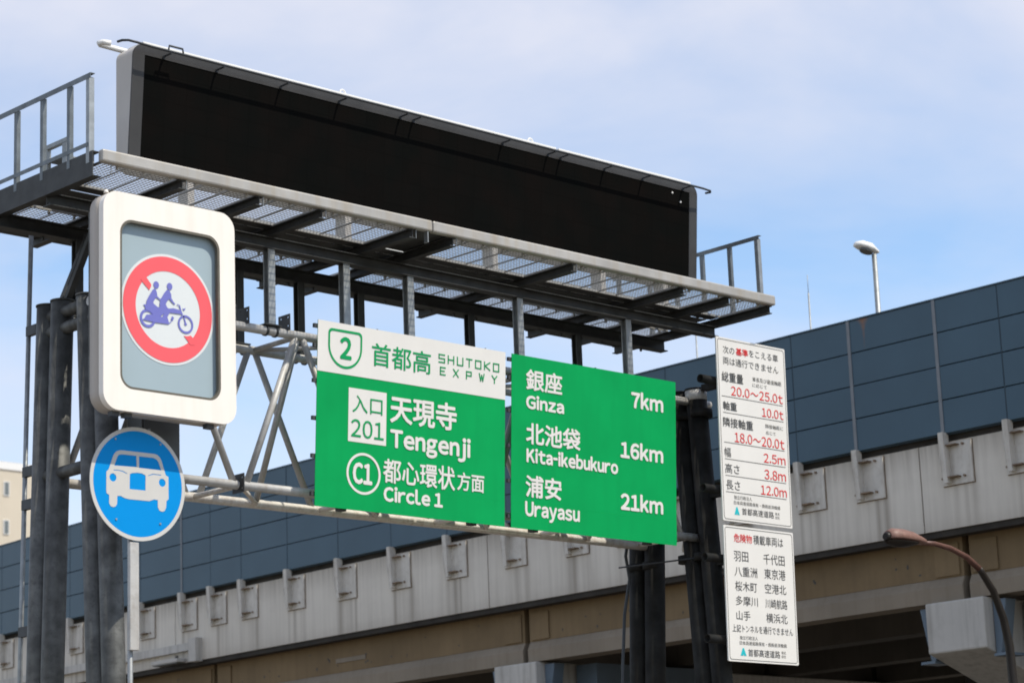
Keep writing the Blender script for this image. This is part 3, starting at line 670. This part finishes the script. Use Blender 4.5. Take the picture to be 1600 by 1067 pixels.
# ------------------------------------------------------------------ green direction signs
def green_sign(name, x0, W, H, label):
    t = empty(name, (x0, 23.36, 6.685), (R(3.45), 0, 0)); tag(t, label, 'road sign', 'green direction signs on the gantry')
    for a, b, q in ((0, 0.338, -0.0025), (0.339, H, 0.0)):
        part('sheet', MB().box(0, W, q, 0.006, a, b), GREEN, t, local=True)
    for z in (0.15, 0.62, 1.09, 1.56, 2.0, 2.25):
        m = MB(); m.box(-0.045, W+0.02, 0.012, 0.05, z-0.025, z+0.025); part('stiffener', m, PLATE, t, local=True)
    for x in (0.5, W-0.5): part('upright', MB().box(x-0.05, x+0.05, 0.052, 0.15, -0.02, H-0.06), GALVD, t, local=True)
    for x in (0.5, W-0.5):
        for z in (0.2, 2.1): part('clamp_arm', MB().box(x-0.03, x+0.03, 0.152, 0.46, z-0.04, z+0.04), GALVD, t, local=True)
    return t
H = 2.325
A = green_sign('direction_sign', 19.02, 3.20, H, 'green entrance sign with white header, route shield and the number 201')
flat('header', [[(0, 1.683), (3.2, 1.683), (3.2, H), (0, H)]], SGWH, A, -0.004, 0.003)
def shield(x0, x1, zt, zb, r=0.06):
    p = []; c = (x0+x1)/2; rx = (x1-x0)/2; zs = zt-(zt-zb)*0.42; rz = zs-zb
    p += circ(x1-r, zt-r, r, 6, None, 90, 0); p += circ(c, zs, rx, 26, rz, 0, -180); p += circ(x0+r, zt-r, r, 6, None, 180, 90)
    return p
flat('shield_outline', [shield(0.165, 0.715, 2.245, 1.755), shield(0.193, 0.687, 2.214, 1.787, 0.045)], SGGR, A, -0.008)
lettering('2', 0.355, 1.875, 0.545, 2.16, SGGR, A, -0.008, 0.03)
lettering('首都高', 0.877, 1.855, 1.874, 2.15, SGGR, A, -0.008, 0.008)
# squared technical capitals, drawn stroke by stroke
ST = {'S': [[(1, 1), (.0, 1), (0, .5), (1, .5), (1, 0), (0, 0)]], 'H': [[(0, 0), (0, 1)], [(1, 0), (1, 1)], [(0, .5), (1, .5)]], 'U': [[(0, 1), (0, 0), (1, 0), (1, 1)]],
      'T': [[(0, 1), (1, 1)], [(.5, 1), (.5, 0)]], 'O': [[(0, 0), (1, 0), (1, 1), (0, 1), (0, 0)]], 'K': [[(0, 0), (0, 1)], [(1, 1), (.1, .5), (1, 0)]],
      'E': [[(1, 1), (0, 1), (0, 0), (1, 0)], [(0, .5), (.8, .5)]], 'X': [[(0, 0), (1, 1)], [(0, 1), (1, 0)]], 'P': [[(0, 0), (0, 1), (1, 1), (1, .45), (0, .45)]],
      'W': [[(0, 1), (.27, 0), (.5, .8), (.73, 0), (1, 1)]], 'Y': [[(0, 1), (.5, .5), (1, 1)], [(.5, .5), (.5, 0)]]}
def strokes(word, u0, v0, u1, v1, gap, th, m, parent, y):
    n = len(word); cw = (u1-u0-gap*(n-1))/n; mb = MB()
    for i, ch in enumerate(word):
        ox = u0+i*(cw+gap)
        for ln_ in ST[ch]:
            P = [(ox+a*cw, y, v0+b*(v1-v0)) for a, b in ln_]
            for k in range(len(P)-1):
                d = (Vector(P[k+1])-Vector(P[k])).normalized()*th*0.5
                mb.obox(Vector(P[k])-d, Vector(P[k+1])+d, th, 0.003, (0, 1, 0))
    return part('lettering', mb, m, parent, local=True)
strokes('SHUTOKO', 2.015, 2.045, 3.075, 2.145, 0.065, 0.016, SGGR, A, -0.008)
strokes('EXPWY', 2.04, 1.885, 3.04, 1.978, 0.145, 0.016, SGGR, A, -0.008)
flat('number_panel', [[(0.511, 0.853), (1.134, 0.853), (1.134, 1.53), (0.511, 1.53)]], SGWH, A, -0.004, 0.003)
lettering('入口', 0.572, 1.228, 1.065, 1.448, SGGR, A, -0.008, 0.004)
lettering('201', 0.556, 0.915, 1.092, 1.142, SGGR, A, -0.008, 0.008)
lettering('天現寺', 1.194, 1.160, 2.333, 1.525, SGWH, A, -0.006, 0.022)
lettering('Tengenji', 1.201, 0.772, 2.581, 1.095, SGWH, A, -0.006, 0.034)
flat('route_ring', [circ(0.772, 0.465, 0.278, 72, 0.262), circ(0.772, 0.465, 0.245, 72, 0.230)], SGWH, A, -0.006)
lettering('C1', 0.595, 0.328, 0.915, 0.602, SGWH, A, -0.006, 0.045)
lettering('都心環状', 1.090, 0.388, 2.313, 0.698, SGWH, A, -0.006, 0.016)
lettering('方面', 2.350, 0.405, 2.827, 0.645, SGWH, A, -0.006, 0.016)
lettering('Circle 1', 1.103, 0.150, 2.104, 0.350, SGWH, A, -0.006, 0.036)
B = green_sign('direction_sign', 22.336, 3.205, H, 'green distance sign listing three destinations with kilometres')
for tx, a, b, c, d, bo in [('銀座', 0.261, 1.866, 0.939, 2.155, 0.022), ('Ginza', 0.262, 1.612, 0.976, 1.806, 0.036), ('7km', 2.292, 1.855, 2.942, 2.095, 0.034),
        ('北池袋', 0.264, 1.140, 1.288, 1.432, 0.022), ('Kita-ikebukuro', 0.273, 0.889, 2.024, 1.092, 0.040), ('16km', 2.072, 1.131, 2.934, 1.374, 0.034),
        ('浦安', 0.260, 0.428, 0.929, 0.724, 0.022), ('Urayasu', 0.251, 0.117, 1.276, 0.373, 0.036), ('21km', 2.072, 0.413, 2.927, 0.656, 0.034)]:
    lettering(tx, a, b, c, d, SGWH, B, -0.006, bo)

# ------------------------------------------------------------------ lit regulation sign box
bxr = empty('sign_box', (16.15, 22.48, 7.29)); tag(bxr, 'rounded cream sign box showing a red ring and two people on a motorcycle', 'sign box')
x0, x1, z0, z1 = 15.238, 17.071, 7.293, 9.811
o1 = rrect(x0, z0, x1, z1, 0.20, 10); in1 = rrect(15.462, 7.548, 16.853, 9.505, 0.17, 10)
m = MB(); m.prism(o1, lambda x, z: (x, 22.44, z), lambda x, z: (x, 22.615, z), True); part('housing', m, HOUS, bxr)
v, f = fill2d([o1, in1], 0.088); m = MB(); m.add([(p[0], 22.394+p[2], p[1]) for p in v], f); part('bezel', m, CREAM, bxr, bevel=0.012)
in2 = rrect(15.490, 7.576, 16.825, 9.477, 0.145, 10)
v, f = fill2d([rrect(15.458, 7.544, 16.857, 9.509, 0.174, 10), in2], 0.05); m = MB(); m.add([(p[0], 22.378+p[2], p[1]) for p in v], f); part('seal', m, SEAL, bxr)
m = MB(); m.prism(rrect(15.464, 7.55, 16.851, 9.503, 0.168, 8), lambda x, z: (x, 22.430, z), lambda x, z: (x, 22.434, z)); part('face_sheet', m, SHEET, bxr)
# bezel sits in front of the housing: hollow the housing behind the sheet is not seen
bc = (16.17, 8.556)
def onbox(name, loops, mtl, y, t=0.0015):
    v, f = fill2d(loops, t); m = MB(); m.add([(p[0], y+p[2], p[1]) for p in v], f); return part(name, m, mtl, bxr)
onbox('white_disc', [circ(*bc, 0.648, 96)], PRWH, 22.427)
onbox('red_ring', [circ(*bc, 0.618, 96), circ(*bc, 0.447, 96)], REDP, 22.424)
onbox('slash_end', [[(15.83, 8.905), (15.878, 8.882), (15.936, 8.815), (15.936, 8.795), (15.909, 8.745), (15.815, 8.828), (15.79, 8.86)]], REDP, 22.421)
onbox('slash_end', [[(16.386, 8.279), (16.433, 8.278), (16.479, 8.294), (16.52, 8.265), (16.56, 8.25), (16.54, 8.19), (16.478, 8.182)]], REDP, 22.421)
body = [(15.822, 8.566), (15.863, 8.572), (15.872, 8.62), (15.904, 8.678), (15.954, 8.755), (15.986, 8.78), (16.009, 8.74), (16.018, 8.688), (16.058, 8.661), (16.077, 8.681), (16.114, 8.741), (16.155, 8.789), (16.187, 8.779), (16.21, 8.739), (16.214, 8.693), (16.242, 8.655), (16.267, 8.635), (16.255, 8.624), (16.219, 8.647), (16.182, 8.681), (16.154, 8.653), (16.133, 8.612), (16.154, 8.576), (16.177, 8.567), (16.241, 8.581), (16.338, 8.571), (16.315, 8.626), (16.288, 8.626), (16.297, 8.639), (16.332, 8.629), (16.352, 8.565), (16.375, 8.522), (16.356, 8.515), (16.347, 8.526), (16.19, 8.521), (16.153, 8.467), (16.171, 8.423), (16.177, 8.397), (16.213, 8.433), (16.22, 8.426), (16.176, 8.385), (16.153, 8.382), (15.984, 8.378), (15.866, 8.384), (15.808, 8.388), (15.839, 8.407), (15.867, 8.454), (15.903, 8.459), (15.957, 8.466), (15.93, 8.49), (15.903, 8.501), (15.853, 8.509), (15.845, 8.546)]
pg = onbox('motorcycle_pictogram', [body, [(15.999, 8.673), (16.058, 8.646), (16.049, 8.607), (16.051, 8.565), (16.021, 8.564), (15.972, 8.592), (15.958, 8.609)], [(16.109, 8.501), (16.057, 8.458), (16.085, 8.454)]], VIOL, 22.418)
def onp(name, loops):
    v, f = fill2d(loops, 0.0015); m = MB(); m.add([(p[0], 22.4205+p[2], p[1]) for p in v], f); return part(name, m, VIOL, pg)
for c in ((16.005, 8.821), (16.191, 8.830)): onp('head', [circ(*c, 0.038, 24, 0.042)])
onp('wheel', [circ(15.886, 8.414, 0.108, 40), circ(15.886, 8.414, 0.076, 40)]); onp('wheel', [circ(16.411, 8.415, 0.108, 40), circ(16.411, 8.415, 0.083, 40)])
onp('fork', [[(16.372, 8.512), (16.390, 8.512), (16.418, 8.434), (16.434, 8.414), (16.406, 8.398), (16.392, 8.416), (16.398, 8.44)]])
onp('mirror', [[(16.371, 8.599), (16.389, 8.594), (16.408, 8.609), (16.408, 8.593), (16.389, 8.572), (16.375, 8.58)]]); onp('footrest', [[(16.222, 8.485), (16.251, 8.473), (16.233, 8.432), (16.203, 8.443)]])
for x in (15.35, 16.75): part('lifting_lug', MB().cyl((x, 22.46, 9.80), (x, 22.46, 9.835), 0.03, 0.02, 12), CREAM, bxr)
for x in (15.45, 15.62, 16.75): part('latch', MB().box(x-0.05, x+0.05, 22.42, 22.50, 7.24, 7.30), PLATE, bxr)
for z in (7.75, 9.3):
    part('mounting_arm', MB().cyl((XL, 22.61, z), (XL, 23.6, z), 0.045, seg=14), LEGM, bxr)
part('backplate', MB().box(15.25, 15.31, 22.616, 22.66, 7.5, 9.6), LEGM, bxr)
# cabinet behind
cb = empty('control_cabinet', (16.5, 23.2, 6.6)); tag(cb, 'dark control cabinet fixed behind the blue round sign', 'cabinet')
part('case', MB().box(16.26, 16.80, 23.08, 23.36, 6.72, 7.75), CABM, cb, bevel=0.01); part('door', MB().box(16.29, 16.77, 23.062, 23.078, 6.76, 7.71), CABM, cb); part('door_handle', MB().box(16.33, 16.36, 23.04, 23.06, 7.15, 7.3), GALV, cb)

# ------------------------------------------------------------------ blue round sign on its pole
rs = empty('round_sign', (15.9, 22.76, 0)); tag(rs, 'round blue sign with a white car front on a slim pole', 'road sign')
bc = (15.943, 6.565); br_ = 0.645
def onblue(name, loops, mtl, y, t=0.0015, par=None):
    v, f = fill2d(loops, t); m = MB(); m.add([(p[0], y+p[2], p[1]) for p in v], f); return part(name, m, mtl, par or rs)
onblue('disc', [circ(*bc, br_, 96)], ALU, 22.705, 0.006)
onblue('rim', [circ(*bc, br_, 96), circ(*bc, br_-0.044, 96)], BLWH, 22.699, 0.003)
onblue('blue_face', [circ(*bc, br_-0.045, 96)], BLUE, 22.699, 0.003)
car = [(15.515, 6.665), (15.545, 6.691), (15.603, 6.846), (15.62, 6.877), (15.651, 6.907), (15.691, 6.922), (15.727, 6.926), (16.157, 6.929), (16.202, 6.922), (16.239, 6.895), (16.261, 6.859), (16.319, 6.698), (16.356, 6.682), (16.357, 6.428), (16.327, 6.403), (16.322, 6.327), (16.299, 6.287), (16.267, 6.276), (16.231, 6.285), (16.208, 6.325), (16.209, 6.404), (16.154, 6.407), (16.091, 6.382), (15.814, 6.38), (15.752, 6.389), (15.708, 6.408), (15.66, 6.403), (15.657, 6.314), (15.637, 6.283), (15.607, 6.272), (15.572, 6.28), (15.552, 6.312), (15.552, 6.405), (15.519, 6.42), (15.513, 6.45)]
wl = [(15.62, 6.743), (15.66, 6.844), (15.678, 6.868), (15.718, 6.88), (15.918, 6.882), (15.922, 6.754)]
wr = [(15.954, 6.881), (16.148, 6.882), (16.193, 6.868), (16.22, 6.84), (16.256, 6.749), (15.954, 6.749)]
gr = [(15.828, 6.666), (15.859, 6.68), (15.931, 6.691), (15.994, 6.689), (16.043, 6.671), (16.04, 6.498), (15.825, 6.495)]
b1 = [(15.611, 6.696), (15.673, 6.699), (15.735, 6.694), (15.793, 6.67), (15.797, 6.663), (15.766, 6.671), (15.726, 6.684), (15.673, 6.69), (15.611, 6.686)]
b2 = [(16.073, 6.667), (16.075, 6.674), (16.138, 6.699), (16.256, 6.699), (16.254, 6.689), (16.147, 6.69)]
onblue('car_pictogram', [car, wl, wr, gr, b1, b2, circ(15.602, 6.607, 0.046, 24), circ(16.270, 6.609, 0.046, 24)], BLWH, 22.695)
for x, z in ((15.634, 7.046), (16.246, 7.046), (15.645, 6.14), (16.24, 6.136)): part('bolt', MB().cyl((x, 22.688, z), (x, 22.70, z), 0.012, seg=10), GALV, rs)
part('pole', MB().cyl((15.885, 22.775, 0), (15.885, 22.775, 7.05), 0.030, seg=16), GALV, rs)
for z in (6.14, 7.0): part('pole_clamp', MB().box(15.6, 16.28, 22.712, 22.745, z-0.025, z+0.025), GALV, rs)
part('cover_strip', MB().box(15.831, 15.951, 22.695, 22.74, 4.70, 5.90), CHORD, rs, bevel=0.006)

# ------------------------------------------------------------------ white notice boards at right
def board(zb, H_, label, items, shift):
    W = 1.505; a = R(1.3)
    ybot = 22.87 + (9.685-zb)*math.tan(a)
    t = empty('notice_board', (26.065, ybot, zb), (a, 0, 0)); tag(t, label, 'notice board', 'white notice boards on the right gantry leg')
    m = MB(); m.prism(rrect(0, 0, W, H_, 0.02, 4), lambda x, z: (x, 0.0, z), lambda x, z: (x, 0.02, z)); part('sheet', m, SGWH, t, local=True)
    flat('border_line', [rrect(0.025, 0.025, W-0.025, H_-0.025, 0.04, 5), rrect(0.032, 0.032, W-0.032, H_-0.032, 0.035, 5)], BKPR, t, -0.003)
    for it in items:
        tx, u0, v0, u1, v1, c = it[:6]; k = -0.035 + 0.0226*(shift-(v0+v1)/2)
        u0 += k; u1 += k
        if tx == 'line': flat('rule', [[(u0, v0-0.004), (u1, v0-0.004), (u1, v0+0.004), (u0, v0+0.004)]], BKPR, t, -0.003)
        elif tx == 'logo':
            c0 = (u0+u1)/2; wv = u1-u0; hv = v1-v0
            flat('emblem', [[(u0, v0), (c0-wv*0.06, v0), (c0+0.0, v0+hv*0.35), (c0+wv*0.06, v0), (u1, v0), (c0+wv*0.10, v1), (c0-wv*0.10, v1)]], CYPR, t, -0.003)
        else: lettering(tx, u0, v0, u1, v1, {'k': BKPR, 'r': RDPR}[c], t, -0.004, it[6] if len(it) > 6 else 0.0)
    for z in (0.2*H_, 0.5*H_, 0.8*H_): part('stiffener', MB().box(0.05, W-0.05, 0.022, 0.05, z-0.03, z+0.03), GALVD, t, local=True)
    return t
foot = lambda v: []
I1 = [('次の', 0.169, 2.425, 0.416, 2.535, 'k'), ('基準', 0.448, 2.428, 0.713, 2.537, 'r', 0.012), ('をこえる車', 0.734, 2.438, 1.377, 2.546, 'k'), ('両は通行できません', 0.158, 2.262, 1.372, 2.374, 'k'),
      ('総重量', 0.110, 2.012, 0.574, 2.155, 'k', 0.006), ('車長及び最遠軸距', 0.779, 2.085, 1.419, 2.150, 'k'), ('に応じて', 0.771, 2.003, 1.090, 2.058, 'k'), ('20.0～25.0t', 0.296, 1.824, 1.431, 1.958, 'r', 0.003),
      ('line', 0.091, 1.795, 1.422, 1.795, 'k'), ('軸重', 0.103, 1.596, 0.401, 1.722, 'k', 0.006), ('10.0t', 0.948, 1.588, 1.425, 1.718, 'r', 0.003), ('line', 0.101, 1.558, 1.422, 1.558, 'k'),
      ('隣接軸重', 0.088, 1.352, 0.732, 1.490, 'k', 0.005), ('隣接軸距に', 1.007, 1.425, 1.398, 1.485, 'k'), ('応じて', 1.009, 1.333, 1.226, 1.385, 'k'), ('18.0～20.0t', 0.317, 1.149, 1.407, 1.290, 'r', 0.003),
      ('line', 0.087, 1.127, 1.409, 1.127, 'k'), ('幅', 0.084, 0.917, 0.218, 1.055, 'k'), ('2.5m', 0.928, 0.916, 1.408, 1.050, 'r', 0.003), ('line', 0.082, 0.888, 1.405, 0.888, 'k'),
      ('高さ', 0.076, 0.684, 0.384, 0.824, 'k'), ('3.8m', 0.923, 0.675, 1.396, 0.815, 'r', 0.003), ('line', 0.077, 0.651, 1.394, 0.651, 'k'), ('長さ', 0.078, 0.449, 0.379, 0.586, 'k'),
      ('12.0m', 0.826, 0.443, 1.393, 0.578, 'r', 0.003), ('line', 0.069, 0.417, 1.383, 0.417, 'k'), ('独立行政法人', 0.232, 0.323, 0.616, 0.380, 'k'), ('日本高速道路保有・債務返済機構', 0.225, 0.248, 1.228, 0.303, 'k'),
      ('logo', 0.224, 0.100, 0.337, 0.211, 'k'), ('首都高速道路', 0.387, 0.113, 1.077, 0.210, 'k'), ('株式', 1.107, 0.163, 1.208, 0.205, 'k'), ('会社', 1.103, 0.110, 1.203, 0.153, 'k')]
N1 = board(7.030, 2.655, 'upper white notice board with red weight and size limits on the right leg', I1, 2.65)
I2 = [('危険物', 0.178, 1.683, 0.565, 1.803, 'r', 0.003), ('積載車両は', 0.595, 1.677, 1.243, 1.812, 'k'), ('羽田', 0.157, 1.413, 0.465, 1.556, 'k'), ('千代田', 0.791, 1.410, 1.255, 1.560, 'k'), ('八重洲', 0.153, 1.200, 0.637, 1.340, 'k'),
      ('東京港', 0.793, 1.203, 1.256, 1.350, 'k'), ('桜木町', 0.150, 0.992, 0.618, 1.132, 'k'), ('空港北', 0.788, 0.997, 1.253, 1.136, 'k'), ('多摩川', 0.147, 0.791, 0.615, 0.925, 'k'), ('川崎航路', 0.777, 0.784, 1.257, 0.920, 'k'),
      ('山手', 0.143, 0.585, 0.440, 0.717, 'k'), ('横浜北', 0.780, 0.578, 1.246, 0.714, 'k'), ('上記トンネルを通行できません', 0.042, 0.413, 1.348, 0.520, 'k'), ('独立行政法人', 0.187, 0.312, 0.571, 0.366, 'k'),
      ('日本高速道路保有・債務返済機構', 0.181, 0.238, 1.189, 0.293, 'k'), ('logo', 0.187, 0.086, 0.312, 0.193, 'k'), ('首都高速道路', 0.350, 0.083, 1.035, 0.187, 'k'), ('株式', 1.067, 0.143, 1.164, 0.187, 'k'), ('会社', 1.062, 0.090, 1.159, 0.133, 'k')]
N2 = board(5.058, 1.910, 'lower white notice board listing tunnel names on the right leg', I2, 4.62)
for bo, z, x in ((N1, 9.065, 25.85), (N1, 7.492, 25.82), (N2, 6.51, 25.80), (N2, 5.373, 25.79)):
    y = 22.87 + (9.685-z)*math.tan(R(1.3)) + 0.14
    mm = MB(); n = 18; r0, r1 = 0.062, 0.052
    for rr, xa in ((r0, x), (r0, x+1.5), (r1, x+1.5), (r1, x)):
        for i in range(n): an = 2*math.pi*i/n; mm.v.append((xa, y+rr*math.cos(an), z+rr*math.sin(an)))
    for k in range(4):
        for i in range(n):
            j = (i+1) % n; k2 = (k+1) % 4; mm.f.append((k*n+i, k*n+j, k2*n+j, k2*n+i)); mm.sm.append(k in (0, 2))
    me, c = mm.mesh('mounting_pipe'); me.materials.append(LEGR); bm_fix(me)
    o = bpy.data.objects.new('mounting_pipe', me); COL.objects.link(o); o.parent = bo
    inv = (Matrix.Translation(bo.location) @ bo.rotation_euler.to_matrix().to_4x4()).inverted()
    o.matrix_local = inv @ Matrix.Translation(c)
    mm = MB(); mm.box(XR-0.06, XR+0.06, y, 23.45, z-0.045, z+0.045); me, c = mm.mesh('pipe_bracket'); me.materials.append(LEGR); bm_fix(me)
    o2 = bpy.data.objects.new('pipe_bracket', me); COL.objects.link(o2); o2.parent = bo; o2.matrix_local = inv @ Matrix.Translation(c)
bpy.data.scenes.remove(SIDE)
